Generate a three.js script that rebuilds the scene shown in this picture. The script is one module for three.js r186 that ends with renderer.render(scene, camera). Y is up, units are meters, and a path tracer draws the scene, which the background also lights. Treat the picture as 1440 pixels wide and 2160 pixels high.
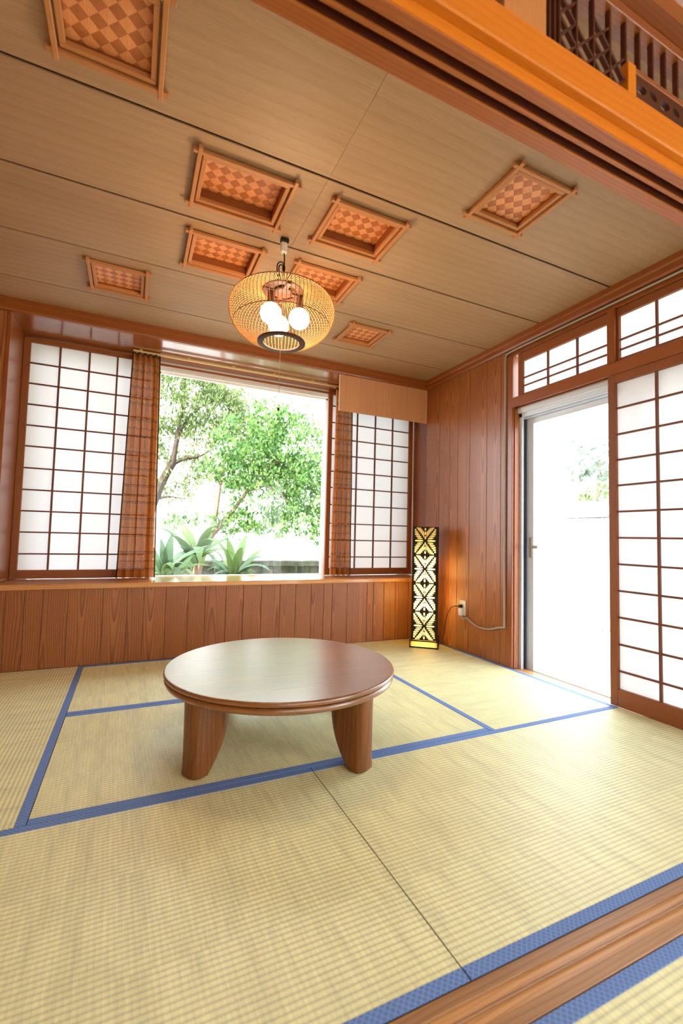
import * as THREE from 'three';
import { ImprovedNoise } from 'three/addons/math/ImprovedNoise.js';
import { mergeGeometries } from 'three/addons/utils/BufferGeometryUtils.js';

// ------------------------------------------------------------------ camera, sky, sun, exposure
const scene = new THREE.Scene();
const camera = new THREE.PerspectiveCamera(2 * Math.atan(1080 / 951.8) * 180 / Math.PI, 1440 / 2160, 0.05, 200);
camera.rotation.order = 'YXZ';
camera.position.set(0, 0.89, 0);
camera.rotation.set(0.05549, -0.43264, 0.02448);
camera.focus = 2.7;
camera.userData.fStop = 2.6;
scene.add(camera);

const SKY = 7, SUN = 12;
{
  const w = 64, h = 64, d = new Float32Array(w * h * 4);
  for (let j = 0; j < h; j++) {
    const e = (j + 0.5) / h * 2 - 1;                     // -1 straight down, 1 straight up
    const up = Math.max(0, e), t = Math.pow(up, 0.6);
    let c = [1 - 0.22 * t, 1 - 0.12 * t, 1.0 + 0.02 * t];
    if (e < 0) { const k = Math.min(1, -e * 5); c = [1 - 0.45 * k, 1 - 0.44 * k, 1 - 0.45 * k]; }
    for (let i = 0; i < w; i++) d.set([...c, 1], (j * w + i) * 4);
  }
  const sky = new THREE.DataTexture(d, w, h, THREE.RGBAFormat, THREE.FloatType);
  sky.mapping = THREE.EquirectangularReflectionMapping;
  sky.colorSpace = THREE.LinearSRGBColorSpace;
  sky.magFilter = sky.minFilter = THREE.LinearFilter;
  sky.needsUpdate = true;
  scene.background = sky;
  scene.backgroundIntensity = SKY;
}
const sun = new THREE.DirectionalLight(new THREE.Color(1, 0.95, 0.86), SUN);
sun.position.set(-5.5, 9, 3.6);
sun.target.position.set(1, 0, -3);
sun.castShadow = true;
sun.shadow.mapSize.set(2048, 2048);
Object.assign(sun.shadow.camera, { left: -14, right: 14, top: 14, bottom: -14, near: 0.5, far: 40 });
scene.add(sun, sun.target);

const renderer = new THREE.WebGLRenderer({ antialias: true });
renderer.toneMapping = THREE.LinearToneMapping;
renderer.toneMappingExposure = 1.17;
renderer.shadowMap.enabled = true;

// ------------------------------------------------------------------ helpers
function rng(seed) { let a = seed >>> 0; return () => { a = (a + 0x6D2B79F5) | 0; let t = Math.imul(a ^ (a >>> 15), 1 | a); t = (t + Math.imul(t ^ (t >>> 7), 61 | t)) ^ t; return ((t ^ (t >>> 14)) >>> 0) / 4294967296; }; }
const R = rng(20240611);
const rr = (a, b) => a + (b - a) * R();
const IN = new ImprovedNoise();
const nz = (x, y, z = 0) => IN.noise(x + 31.7, y + 17.3, z + 5.1);
const mix = (a, b, t) => a + (b - a) * t, clamp = (x, a = 0, b = 1) => Math.min(b, Math.max(a, x));
const smooth = (a, b, x) => { const t = clamp((x - a) / (b - a)); return t * t * (3 - 2 * t); };

function tex(w, h, fn, { srgb = true, su = 1, sv = 1, mirror = false } = {}) {
  const d = new Uint8Array(w * h * 4);
  for (let j = 0; j < h; j++) for (let i = 0; i < w; i++) {
    const c = fn(i / w, j / h, i, j), k = (j * w + i) * 4;
    d[k] = clamp(c[0], 0, 255); d[k + 1] = clamp(c[1], 0, 255); d[k + 2] = clamp(c[2], 0, 255); d[k + 3] = 255;
  }
  const t = new THREE.DataTexture(d, w, h, THREE.RGBAFormat);
  t.wrapS = t.wrapT = mirror ? THREE.MirroredRepeatWrapping : THREE.RepeatWrapping;
  t.magFilter = THREE.LinearFilter; t.minFilter = THREE.LinearMipmapLinearFilter; t.generateMipmaps = true;
  if (srgb) t.colorSpace = THREE.SRGBColorSpace;
  t.repeat.set(1 / su, 1 / sv); t.needsUpdate = true;
  return t;
}
// wood: grain runs along u; the map covers su x sv metres
function wood(light, dark, { su = 1.6, sv = 0.4, rings = 16, cathedral = 1, contrast = 1, seed = 0, fibre = 0.25, w = 1024, h = 512, blotch = 0.25 } = {}) {
  return tex(w, h, (u, v) => {
    const x = u * su, y = v * sv;
    const warp = nz(x * 1.3, y * 4, seed) * 0.03 + nz(x * 4, y * 9, seed + 3) * 0.006;
    const c = (Math.floor(y / 0.16) + 0.5) * 0.16;                        // a heart of the cathedral every 16 cm
    const r = cathedral ? Math.hypot((y - c) * 1.0 + warp, 0.012 + 0.05 * Math.abs(nz(x * 0.5, c * 7, seed + 9)) + 0.03 * (0.5 + 0.5 * Math.sin(x * 2.1 + seed + c * 40))) : y + warp;
    let g = ((r * rings * 10) % 1 + 1) % 1; g = Math.pow(g, 2.5) * smooth(1, 0.9, g);
    const f = nz(x * 7, y * 420, seed + 20) * 0.6 + nz(x * 26, y * 1100, seed + 30) * 0.4;
    const b = nz(x * 1.1, y * 5, seed + 40);
    const t = clamp(g * 0.75 * contrast + f * fibre + b * blotch + 0.15);
    return [mix(light[0], dark[0], t), mix(light[1], dark[1], t), mix(light[2], dark[2], t)];
  }, { su, sv, mirror: true });
}
const std = (o) => new THREE.MeshStandardMaterial(o), phy = (o) => new THREE.MeshPhysicalMaterial(o);

const T = {
  cedar: wood([214, 150, 98], [140, 78, 38], { rings: 9, seed: 1, fibre: 0.25, contrast: 1.15 }),
  trim: wood([194, 116, 46], [136, 72, 20], { rings: 10, seed: 5, cathedral: 0, contrast: 0.6 }),
  ply: wood([196, 156, 114], [160, 118, 78], { su: 2.4, sv: 0.6, rings: 2, seed: 11, contrast: 0.35, fibre: 0.5, cathedral: 0 }),
  stick: wood([214, 150, 100], [176, 104, 58], { rings: 14, seed: 15, cathedral: 0, contrast: 0.5, w: 512, h: 256 }),
  shoji: wood([150, 86, 42], [102, 54, 22], { rings: 14, seed: 19, cathedral: 0, contrast: 0.5, w: 512, h: 256 }),
  table: wood([158, 96, 34], [86, 48, 12], { su: 1.2, sv: 0.32, rings: 7, seed: 23, contrast: 0.7, fibre: 0.35 }),
  gold: wood([214, 128, 28], [176, 88, 14], { rings: 5, seed: 27, cathedral: 0, contrast: 0.4 }),
  sill: wood([222, 172, 112], [160, 108, 62], { rings: 9, seed: 33, cathedral: 0, contrast: 0.8, blotch: 0.5 }),
  valance: wood([214, 158, 112], [184, 126, 82], { rings: 4, seed: 37, contrast: 0.5 }),
};
const bumpOf = (t, s) => ({ bumpMap: t, bumpScale: s });
const M = {
  cedar: phy({ map: T.cedar, color: new THREE.Color(0.6, 0.46, 0.27), roughness: 0.42, clearcoat: 0.3, clearcoatRoughness: 0.3 }),
  trim: phy({ map: T.trim, color: new THREE.Color(0.58, 0.46, 0.3), roughness: 0.38, clearcoat: 0.4, clearcoatRoughness: 0.22 }),
  ply: std({ map: T.ply, color: new THREE.Color(0.78, 0.8, 0.84), roughness: 0.55 }),
  stick: std({ map: T.stick, color: new THREE.Color(0.8, 0.75, 0.56), roughness: 0.55 }),
  shoji: std({ map: T.shoji, color: new THREE.Color(1, 0.92, 0.7), roughness: 0.5 }),
  shojiBar: std({ map: T.shoji, color: new THREE.Color(0.62, 0.52, 0.48), roughness: 0.5 }),
  table: phy({ map: T.table, roughness: 0.3, ior: 1.9, clearcoat: 1, clearcoatRoughness: 0.3 }),
  tableLeg: phy({ map: T.table, color: new THREE.Color(0.8, 0.7, 0.52), roughness: 0.4, clearcoat: 0.4, clearcoatRoughness: 0.2 }),
  gold: phy({ map: T.gold, color: new THREE.Color(0.95, 0.9, 0.6), roughness: 0.5, specularIntensity: 0.6, clearcoat: 0.12, clearcoatRoughness: 0.4 }),
  sill: phy({ map: T.sill, roughness: 0.45, clearcoat: 0.2, clearcoatRoughness: 0.3 }),
  ledge: phy({ map: T.sill, color: 0xffeedd, roughness: 0.3, clearcoat: 0.9, clearcoatRoughness: 0.08 }),
  soffit: phy({ map: T.trim, color: new THREE.Color(0.6, 0.48, 0.32), roughness: 0.3, clearcoat: 0.9, clearcoatRoughness: 0.1 }),
  valance: std({ map: T.valance, roughness: 0.55 }),
  gap: std({ color: 0x2a170c, roughness: 0.9 }),
  paper: phy({ color: new THREE.Color(0.83, 0.86, 0.89), roughness: 1, transmission: 0.21, thickness: 0, side: THREE.DoubleSide, specularIntensity: 0.2 }),
  glass: phy({ color: 0xffffff, roughness: 0, transmission: 1, thickness: 0, ior: 1.5, specularIntensity: 0.45 }),
  alum: std({ color: 0xdfe9f6, roughness: 0.35, metalness: 0.1 }),
  alumWhite: std({ color: 0xeeeeec, roughness: 0.4 }),
  plaster: std({ color: 0xd8cdb8, roughness: 0.95 }),
  plastic: std({ color: 0xeee8da, roughness: 0.45 }),
  black: std({ color: 0x16130f, roughness: 0.5 }),
  blackMetal: std({ color: 0x1d1712, roughness: 0.45, metalness: 0.4 }),
  grey: std({ color: 0xa39a90, roughness: 0.5 }),
  brass: std({ color: 0xe3c68a, roughness: 0.35, metalness: 0.25 }),
  concrete: std({ color: new THREE.Color(0.62, 0.6, 0.56), roughness: 0.95 }),
};

// ---- geometry: chamfered box (44 triangles), uv in metres with the grain (u) along an axis
function cbox(cx, cy, cz, w, h, d, c = 0.0015, axis = -1) {
  const half = [w / 2, h / 2, d / 2]; c = Math.min(c, ...half.map((x) => x * 0.45));
  const vtx = (s, a) => [0, 1, 2].map((k) => s[k] * (k === a ? half[k] : half[k] - c));
  const pos = [];
  const push = (...p) => {
    for (let i = 1; i + 1 < p.length; i++) {
      const [A, B, C] = [p[0], p[i], p[i + 1]];
      const n = new THREE.Vector3(...B).sub(new THREE.Vector3(...A)).cross(new THREE.Vector3(...C).sub(new THREE.Vector3(...A)));
      const m = [0, 1, 2].map((k) => (A[k] + B[k] + C[k]) / 3 / Math.max(half[k], 1e-6));
      n.x * m[0] / 1 + n.y * m[1] + n.z * m[2] >= 0 ? pos.push(...A, ...B, ...C) : pos.push(...A, ...C, ...B);
    }
  };
  const S = [-1, 1];
  for (let a = 0; a < 3; a++) for (const s of S) {
    const [b, e] = [(a + 1) % 3, (a + 2) % 3], q = (i, j) => { const t = [0, 0, 0]; t[a] = s; t[b] = i; t[e] = j; return vtx(t, a); };
    push(q(-1, -1), q(1, -1), q(1, 1), q(-1, 1));
  }
  for (let a = 0; a < 3; a++) { // edges that run along a, between the faces of b and e
    const [b, e] = [(a + 1) % 3, (a + 2) % 3];
    for (const i of S) for (const j of S) {
      const t = (k) => { const r = [0, 0, 0]; r[a] = k; r[b] = i; r[e] = j; return r; };
      push(vtx(t(-1), b), vtx(t(-1), e), vtx(t(1), e), vtx(t(1), b));
    }
  }
  for (const x of S) for (const y of S) for (const z of S) push(vtx([x, y, z], 0), vtx([x, y, z], 1), vtx([x, y, z], 2));
  const g = new THREE.BufferGeometry();
  g.setAttribute('position', new THREE.Float32BufferAttribute(pos, 3));
  g.computeVertexNormals();
  g.translate(cx, cy, cz);
  if (axis < 0) axis = w >= h && w >= d ? 0 : h >= d ? 1 : 2;
  return uvBox(g, axis);
}
function uvBox(g, axis, ou, ov) {
  if (g.index) g = g.toNonIndexed();
  ou ??= rr(0, 9); ov ??= rr(0, 9);
  const p = g.attributes.position, n = g.attributes.normal, uv = new Float32Array(p.count * 2);
  for (let i = 0; i < p.count; i += 3) {
    const N = [0, 0, 0]; for (let k = 0; k < 3; k++) { N[0] += n.getX(i + k); N[1] += n.getY(i + k); N[2] += n.getZ(i + k); }
    const a = N.map(Math.abs), d = a[0] >= a[1] && a[0] >= a[2] ? 0 : a[1] >= a[2] ? 1 : 2;
    let U = axis, V = 3 - axis - d; if (d === axis) { U = (axis + 1) % 3; V = (axis + 2) % 3; }
    for (let k = 0; k < 3; k++) { const P = [p.getX(i + k), p.getY(i + k), p.getZ(i + k)]; uv[(i + k) * 2] = P[U] + ou; uv[(i + k) * 2 + 1] = P[V] + ov; }
  }
  g.setAttribute('uv', new THREE.BufferAttribute(uv, 2));
  return g;
}
const B = (x0, x1, y0, y1, z0, z1, c = 0.0015, axis = -1) => cbox((x0 + x1) / 2, (y0 + y1) / 2, (z0 + z1) / 2, Math.abs(x1 - x0), Math.abs(y1 - y0), Math.abs(z1 - z0), c, axis);
function shapeOf(pts) { const s = new THREE.Shape(); pts.forEach(([x, y], i) => (i ? s.lineTo(x, y) : s.moveTo(x, y))); s.closePath(); return s; }
// a profile of [z, y] points run along x from x0 to x1, or of [x, y] points along z from z0 to z1
function runX(pts, x0, x1) { const g = new THREE.ExtrudeGeometry(shapeOf(pts.map(([z, y]) => [-z, y])), { depth: x1 - x0, bevelEnabled: false }); g.rotateY(Math.PI / 2); g.translate(x0, 0, 0); g.computeVertexNormals(); return uvBox(g, 0); }
function runZ(pts, z0, z1) { const g = new THREE.ExtrudeGeometry(shapeOf(pts), { depth: z1 - z0, bevelEnabled: false }); g.translate(0, 0, z0); return uvBox(g, 2); }
const merge = (list) => mergeGeometries(list.map((g) => { const q = g.index ? g.toNonIndexed() : g; for (const k of Object.keys(q.attributes)) if (!['position', 'normal', 'uv'].includes(k)) q.deleteAttribute(k); return q; }));
function tube(points, r, seg = 0, rad = 8, closed = false) {
  const c = new THREE.CatmullRomCurve3(points.map((p) => new THREE.Vector3(...p)), closed, 'centripetal');
  return new THREE.TubeGeometry(c, seg || points.length * 6, r, rad, closed);
}
// a limb that tapers from r0 to r1
function limb(points, r0, r1, seg = 14, rad = 7, wob = 0.15) {
  const c = new THREE.CatmullRomCurve3(points.map((p) => new THREE.Vector3(...p)), false, 'centripetal');
  const g = new THREE.TubeGeometry(c, seg, 1, rad, false), p = g.attributes.position, o = new THREE.Vector3();
  for (let i = 0; i <= seg; i++) {
    c.getPointAt(i / seg, o);
    const r = mix(r0, r1, Math.pow(i / seg, 0.8));
    for (let j = 0; j <= rad; j++) {
      const k = i * (rad + 1) + j, q = r * (1 + wob * nz(o.x * 9 + Math.cos(j / rad * 6.283), o.y * 9, o.z * 9 + Math.sin(j / rad * 6.283)));
      p.setXYZ(k, o.x + (p.getX(k) - o.x) * q, o.y + (p.getY(k) - o.y) * q, o.z + (p.getZ(k) - o.z) * q);
    }
  }
  g.computeVertexNormals();
  return g;
}

const used = {};
const numbered = (n) => { const k = used[n] = (used[n] ?? -1) + 1; return k ? `${n}_${String(k).padStart(3, '0')}` : n; };
function thing(name, label, category, [x, y, z] = [0, 0, 0], turn = 0, group) {
  const o = new THREE.Group(); o.name = numbered(name); o.position.set(x, y, z); o.rotation.y = turn; scene.add(o);
  o.userData = { label, category }; if (group) o.userData.group = group;
  return o;
}
function structure(name, label) { const o = new THREE.Group(); o.name = numbered(name); o.userData = { kind: 'structure' }; if (label) o.userData.label = label; scene.add(o); return o; }
function mesh(name, geo, mat, parent, label) {
  const m = new THREE.Mesh(geo, mat); m.name = name; m.castShadow = m.receiveShadow = true;
  if (label) m.userData.label = label;
  (parent ?? scene).add(m); return m;
}
function tag(o, label, category, group) { o.name = numbered(o.name); o.userData = { label, category, ...(group ? { group } : {}) }; return o; }
function struct(name, geo, mat, label) { const m = mesh(numbered(name), geo, mat); m.userData.kind = 'structure'; if (label) m.userData.label = label; return m; }
function clone(o, label, pos, turn) { const c = o.clone(); c.name = numbered(o.name.replace(/_\d{3}$/, '')); c.userData = { ...o.userData, label }; if (pos) c.position.set(...pos); if (turn !== undefined) c.rotation.y = turn; scene.add(c); return c; }

// ------------------------------------------------------------------ the room's measures
const XL = -1.13, XR = 2.452, ZB = -3.455, CEIL = 2.36, ZK1 = -0.755, ZK0 = -0.648, ZREAR = 2.15;
const BAYL = -0.762, BAYR = 2.535, ZS = -3.83, ZG = -3.93, SILL = 0.54, SOFFIT = 2.28;

// ------------------------------------------------------------------ structure: floor, walls, ceiling
struct('floor', merge([B(XL - 0.1, XR + 0.02, -0.4, -0.054, ZB - 0.02, ZREAR + 0.1)]), M.concrete);

// back wall: wainscot planks below the bay, posts beside it
{
  const w = structure('wall_back');
  const xs = [XL, -0.99, -0.85, -0.7, -0.599, -0.503, -0.361, -0.157, -0.01, 0.095, 0.239, 0.39, 0.51, 0.66, 0.79, 0.93, 1.08, 1.21, 1.343, 1.454, 1.53, 1.666, 1.857, 1.919, 2.024, 2.142, 2.274, XR];
  for (let i = 0; i + 1 < xs.length; i++) mesh('plank', B(xs[i] + 0.0008, xs[i + 1] - 0.0008, 0, 0.508, ZB - 0.012, ZB, 0.0022, 1), M.cedar, w);
  for (const [a, b] of [[XL, -0.99], [-0.988, -0.85], [-0.848, -0.768]]) mesh('plank', B(a, b, 0.51, SOFFIT, ZB - 0.012, ZB, 0.002, 1), M.cedar, w);
  mesh('backing', merge([B(XL - 0.12, XR, -0.3, 0.5, ZB - 0.2, ZB - 0.013), B(XL - 0.12, BAYL - 0.03, 0.5, 2.7, ZB - 0.2, ZB - 0.013)]), M.plaster, w);
  mesh('bay_shell', merge([B(BAYL - 0.12, BAYR + 0.12, 0.38, 0.5, ZG - 0.06, ZB - 0.2), B(BAYL - 0.12, BAYR + 0.12, SOFFIT + 0.012, 2.62, ZG - 0.06, ZB - 0.005), B(BAYL - 0.12, BAYL - 0.02, 0.5, SOFFIT + 0.012, ZG - 0.06, ZB - 0.2), B(BAYR + 0.02, BAYR + 0.12, 0.3, 2.5, ZG - 0.06, ZB + 0.1)]), M.plaster, w);
  mesh('bay_side', B(BAYL - 0.02, BAYL, SILL, SOFFIT, ZG, ZB + 0.004, 0.002, 1), M.trim, w);
  mesh('bay_side', B(BAYR, BAYR + 0.02, SILL, SOFFIT, ZG, ZB + 0.02, 0.002, 1), M.trim, w);
  mesh('bay_soffit', B(BAYL - 0.02, BAYR + 0.02, SOFFIT, SOFFIT + 0.012, ZG, ZB - 0.002, 0.002, 0), M.soffit, w);
}
struct('trim_1', runX([[ZB + 0.012, 0.505], [ZB + 0.018, 0.511], [ZB + 0.018, 0.534], [ZB + 0.012, SILL], [ZG + 0.031, SILL], [ZG + 0.031, 0.505]], BAYL - 0.36, XR), M.ledge, 'long varnished wooden ledge under the bay window');
// crown mouldings under the ceiling
const crown = (s) => [[0, 2.28], [0.018, 2.28], [0.024, 2.292], [0.024, 2.322], [0.034, 2.33], [0.034, 2.36], [0, 2.36]].map(([a, y]) => [a * s, y]);
struct('trim_2', runX(crown(1).map(([a, y]) => [ZB + a, y]), XL, XR), M.trim, 'stepped wooden crown moulding above the bay window');
struct('trim_3', runZ(crown(-1).map(([a, y]) => [XR + a, y]), ZB + 0.035, ZK1), M.trim, 'stepped wooden crown moulding above the transom screens');
struct('trim_9', runZ(crown(1).map(([a, y]) => [XL + a, y]), ZB + 0.035, ZK1), M.trim);

// right wall: planks between the corner and the door
const DZ0 = -2.42, DZ1 = -0.78, LINT = 1.848;
{
  const w = structure('wall_right');
  const zs = [ZB, -3.255, -3.115, -3.006, -2.861, -2.666, -2.52, -2.462];
  for (let i = 0; i + 1 < zs.length; i++) mesh('plank', B(XR, XR + 0.012, 0, 2.3, zs[i] + 0.0008, zs[i + 1] - 0.0008, 0.0022, 1), M.cedar, w);
  mesh('header_board', B(XR + 0.005, XR + 0.03, 2.24, 2.36, -2.462, ZK1, 0.002, 2), M.trim, w);
  mesh('backing', merge([B(XR + 0.013, XR + 0.15, -0.3, 2.7, ZB, -2.47), B(XR + 0.031, XR + 0.15, 2.24, 2.7, -2.47, ZK1), B(XR + 0.005, XR + 0.15, -0.3, 2.7, ZK1, 0.0), B(XR + 0.005, XR + 0.15, 1.95, 2.7, 0, 1.75), B(XR + 0.005, XR + 0.15, -0.3, 2.7, 1.75, ZREAR + 0.12), B(XR + 0.02, XR + 0.25, -0.4, -0.06, DZ0 - 0.05, ZREAR)]), M.plaster, w);
}
{
  const w = structure('wall_left');
  mesh('panel', B(XL - 0.02, XL, 0, 2.36, ZB, ZREAR, 0.002, 1), M.cedar, w);
  mesh('backing', B(XL - 0.12, XL - 0.02, -0.3, 2.7, ZB - 0.1, ZREAR + 0.12), M.plaster, w);
}
struct('wall_rear', merge([B(XL, -0.6, -0.05, 2.36, ZREAR, ZREAR + 0.1), B(1.9, XR, -0.05, 2.36, ZREAR, ZREAR + 0.1), B(-0.6, 1.9, -0.05, 0.5, ZREAR, ZREAR + 0.1), B(-0.6, 1.9, 2.0, 2.36, ZREAR, ZREAR + 0.1)]), M.plaster);
{
  const w = structure('added_window_3');  // unseen window added behind the camera to bring daylight to the near floor
  mesh('window_frame', merge([B(-0.6, 1.9, 0.5, 0.54, ZREAR + 0.02, ZREAR + 0.08), B(-0.6, 1.9, 1.96, 2.0, ZREAR + 0.02, ZREAR + 0.08), B(-0.6, -0.56, 0.54, 1.96, ZREAR + 0.02, ZREAR + 0.08), B(1.86, 1.9, 0.54, 1.96, ZREAR + 0.02, ZREAR + 0.08), B(0.63, 0.67, 0.54, 1.96, ZREAR + 0.02, ZREAR + 0.08)]), M.alum, w);
  mesh('pane', B(-0.56, 1.86, 0.54, 1.96, ZREAR + 0.048, ZREAR + 0.052, 0.0004), phy({ color: 0xffffff, roughness: 1, transmission: 0.55, thickness: 0 }), w);
}

// ceiling: plywood boards with open joints under a dark backing, holes over the sunken panels
const panels = [ // x0, x1, z0 (near the bay), z1, depth of the recess, label
  [0.143, 0.578, -2.05, -1.705, 0.042, 'deep woven ceiling panel glowing most golden, left of the lamp and nearest the camera'],
  [0.715, 1.122, -2.047, -1.705, 0.042, 'deep woven ceiling panel right of the lamp, on the board nearer the camera'],
  [0.165, 0.572, -2.545, -2.2, 0.042, 'deep woven ceiling panel left of the lamp, behind the brightest panel'],
  [0.715, 1.122, -2.53, -2.2, 0.042, 'deep woven ceiling panel half hidden behind the top of the lamp basket'],
  [-0.31, 0.038, -3.045, -2.702, 0.012, 'shallow woven ceiling panel above the left paper screen of the bay'],
  [1.278, 1.612, -3.02, -2.69, 0.012, 'small shallow woven ceiling panel right behind the lamp, close to the bay'],
  [1.275, 1.62, -1.565, -1.222, 0.012, 'pale shallow woven ceiling panel close to the front beam'],
  [-0.305, 0.045, -1.577, -1.235, 0.012, 'shallow woven ceiling panel cut off by the top of the photo'],
];
{
  const c = structure('ceiling');
  const rows = [[ZB, -3.13], [-3.13, -2.632], [-2.632, -2.145], [-2.145, -1.65], [-1.65, ZK1 + 0.02]], cols = [[XL, 0.667], [0.667, XR]];
  rows.forEach(([z0, z1], i) => cols.forEach(([x0, x1]) => {
    const g0 = 0.0062, s = shapeOf([[x0 + (x0 > 0 ? 0.0003 : 0), -(z0 + g0)], [x1 - (x0 < 0 ? 0.0006 : 0), -(z0 + g0)], [x1 - (x0 < 0 ? 0.0006 : 0), -(z1 - g0)], [x0 + (x0 > 0 ? 0.0006 : 0), -(z1 - g0)]]);
    for (const p of panels) {
      const a = Math.max(p[0] + 0.05, x0), b = Math.min(p[1] - 0.05, x1), zc = (p[2] + p[3]) / 2;
      if (zc < z0 || zc > z1 || b - a < 0.1) continue;
      const h = new THREE.Path(); [[a, -(p[2] + 0.05)], [a, -(p[3] - 0.05)], [b, -(p[3] - 0.05)], [b, -(p[2] + 0.05)]].forEach(([x, y], k) => (k ? h.lineTo(x, y) : h.moveTo(x, y))); h.closePath(); s.holes.push(h);
    }
    const g = new THREE.ExtrudeGeometry(s, { depth: 0.006, bevelEnabled: false }); g.rotateX(-Math.PI / 2); g.translate(0, CEIL, 0);
    mesh('plank', uvBox(g, 0), M.ply, c);
  }));
  // backing with pockets over the panels
  mesh('backing', merge([B(XL - 0.1, XR + 0.1, CEIL + 0.07, CEIL + 0.16, ZB - 0.02, ZREAR + 0.12),
    ...[-3.13, -2.632, -2.145, -1.65].map((z) => B(XL, XR, CEIL + 0.0065, CEIL + 0.02, z - 0.02, z + 0.02))]), M.gap, c);
  mesh('plank', B(XL, XR, CEIL, CEIL + 0.012, ZK0 - 0.05, ZREAR, 0.002, 0), M.ply, c);
  mesh('roof', B(XL - 0.7, XR + 0.55, 2.62, 2.75, ZB - 0.95, ZREAR + 0.6), M.plaster, c);
}

// front beam between the two rooms: grooved lintel, picture rail, upper beam
{
  const k = 1.835, g = 0.014;
  struct('trim_4', runX([[ZK0, k], [ZK0, 1.875], [ZK0 - 0.012, 1.91], [ZK1 + 0.01, 1.91], [ZK1, 1.905], [ZK1, k], [-0.7225, k], [-0.7225, k + 0.03], [-0.7015, k + 0.03], [-0.7015, k], [-0.693, k], [-0.693, k + 0.03], [-0.673, k + 0.03], [-0.673, k]], XL, XR), M.gold, 'grooved golden lintel beam across the opening between the rooms');
  struct('trim_5', runX([[ZK0 + 0.0005, 1.863], [-0.632, 1.863], [-0.629, 1.866], [-0.629, 1.937], [-0.632, 1.94], [-0.658, 1.94], [-0.658, 1.911], [ZK0 + 0.0005, 1.9]], XL, XR), M.gold, 'broad golden picture rail fixed along the lintel');
  struct('trim_6', runX([[-0.64, 2.24], [-0.64, 2.29], [-0.63, 2.3], [-0.63, 2.36], [-0.74, 2.36], [-0.74, 2.24]], XL, XR), M.trim, 'dark upper beam above the openwork transom');
}
{
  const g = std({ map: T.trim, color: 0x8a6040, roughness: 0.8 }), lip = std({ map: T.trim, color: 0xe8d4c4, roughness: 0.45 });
  struct('trim_8', merge([B(XL, XR, 1.8325, 1.836, ZK1, -0.7228, 0.001, 0), B(XL, XR, 1.8325, 1.836, -0.7012, -0.6933, 0.001, 0), B(XL, XR, 1.8325, 1.836, -0.6727, ZK0 - 0.001, 0.001, 0)]), lip, 'worn brown tracks under the lintel');
  for (const z of [-0.712, -0.683]) struct('trim_8', merge([B(XL, XR, 1.8655, 1.8675, z - 0.0098, z + 0.0098, 0.0005, 0), B(XL, XR, 1.837, 1.8655, z - 0.0103, z - 0.0093, 0.0004, 0), B(XL, XR, 1.837, 1.8655, z + 0.0093, z + 0.0103, 0.0004, 0)]), g);  // groove linings coloured dark for the shade, and dirt, inside the grooves
}
// worn sill board with two sliding grooves on the floor
{
  const t = structure('trim_7', 'worn wooden sill board with two sliding grooves between the tatami rooms');
  mesh('board', B(XL, XR, -0.052, -0.0035, ZK1 + 0.003, ZK0 - 0.001, 0.001, 0), M.sill, t);
  const lip = phy({ map: T.sill, color: 0xc8c0b4, roughness: 0.5, clearcoat: 0.2, clearcoatRoughness: 0.4 });
  for (const [a, b, m] of [[ZK1 + 0.003, -0.7255, lip], [-0.7045, -0.6985, lip], [-0.6775, ZK0 - 0.001, lip]]) mesh('lip', B(XL, XR, -0.0036, 0.0022, a, b, 0.0015, 0), m, t);
}

// ------------------------------------------------------------------ tatami
const rush = tex(1024, 512, (u, v, i) => {
  const x = u * 0.75, y = v * 0.3, row = Math.floor(y / 0.015);
  const line = ((i * 7919 + row * 104729) % 997) / 997, pair = nz(i * 0.4, row * 3.7, 2);
  const low = nz(x * 18, row * 0.05, 7) * 0.5 + nz(x * 70, row * 0.12, 9) * 0.5;
  const vv = (y / 0.015) % 1, edge = 0.8 + 0.2 * Math.pow(Math.sin(Math.PI * vv), 0.55);
  const k = (0.985 + 0.05 * (line - 0.5) + pair * 0.05 + low * 0.1) * edge;
  return [246 * k, 249 * k, 194 * k];
}, { su: 0.75, sv: 0.3 });
const clothMap = tex(128, 128, (u, v) => {
  const a = Math.abs(((u * 4 + v * 4) % 1) - 0.5), b = Math.abs(((u * 4 - v * 4 + 8) % 1) - 0.5), k = Math.max(a, b) > 0.38 ? 1.14 : 0.93;
  const n = 1 + 0.06 * nz(u * 60, v * 60, 3);
  return [104 * k * n, 139 * k * n, 200 * k * n];
}, { su: 0.06, sv: 0.06 });
const rushMat = phy({ map: rush, roughness: 0.46, ior: 1.6 });
const clothMat = std({ map: clothMap, roughness: 0.75 });
const strawMat = std({ color: 0x6b5a36, roughness: 1 });
// ridged rush surface, ridges along the long side L (x), across W (z); own axes, centred
function ridged(L, W) {
  const n = Math.round(W / 0.015), per = 6, pos = [], nor = [], uv = [], idx = [], ou = rr(0, 5);
  for (let j = 0; j <= n * per; j++) {
    const z = -W / 2 + W * j / (n * per), ph = (j % per) / per, y = 0.0008 * (Math.pow(Math.sin(Math.PI * ph), 0.7) - 1);
    for (const s of [0, 1]) { pos.push((s - 0.5) * L, y, z); nor.push(0, 1, 0); uv.push(ou + s * L, (j / per) * 0.015); }
    if (j) { const k = j * 2; idx.push(k - 2, k, k - 1, k - 1, k, k + 1); }
  }
  const g = new THREE.BufferGeometry();
  g.setAttribute('position', new THREE.Float32BufferAttribute(pos, 3)); g.setAttribute('normal', new THREE.Float32BufferAttribute(nor, 3)); g.setAttribute('uv', new THREE.Float32BufferAttribute(uv, 2));
  g.setIndex(idx); g.computeVertexNormals();
  return g;
}
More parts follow.
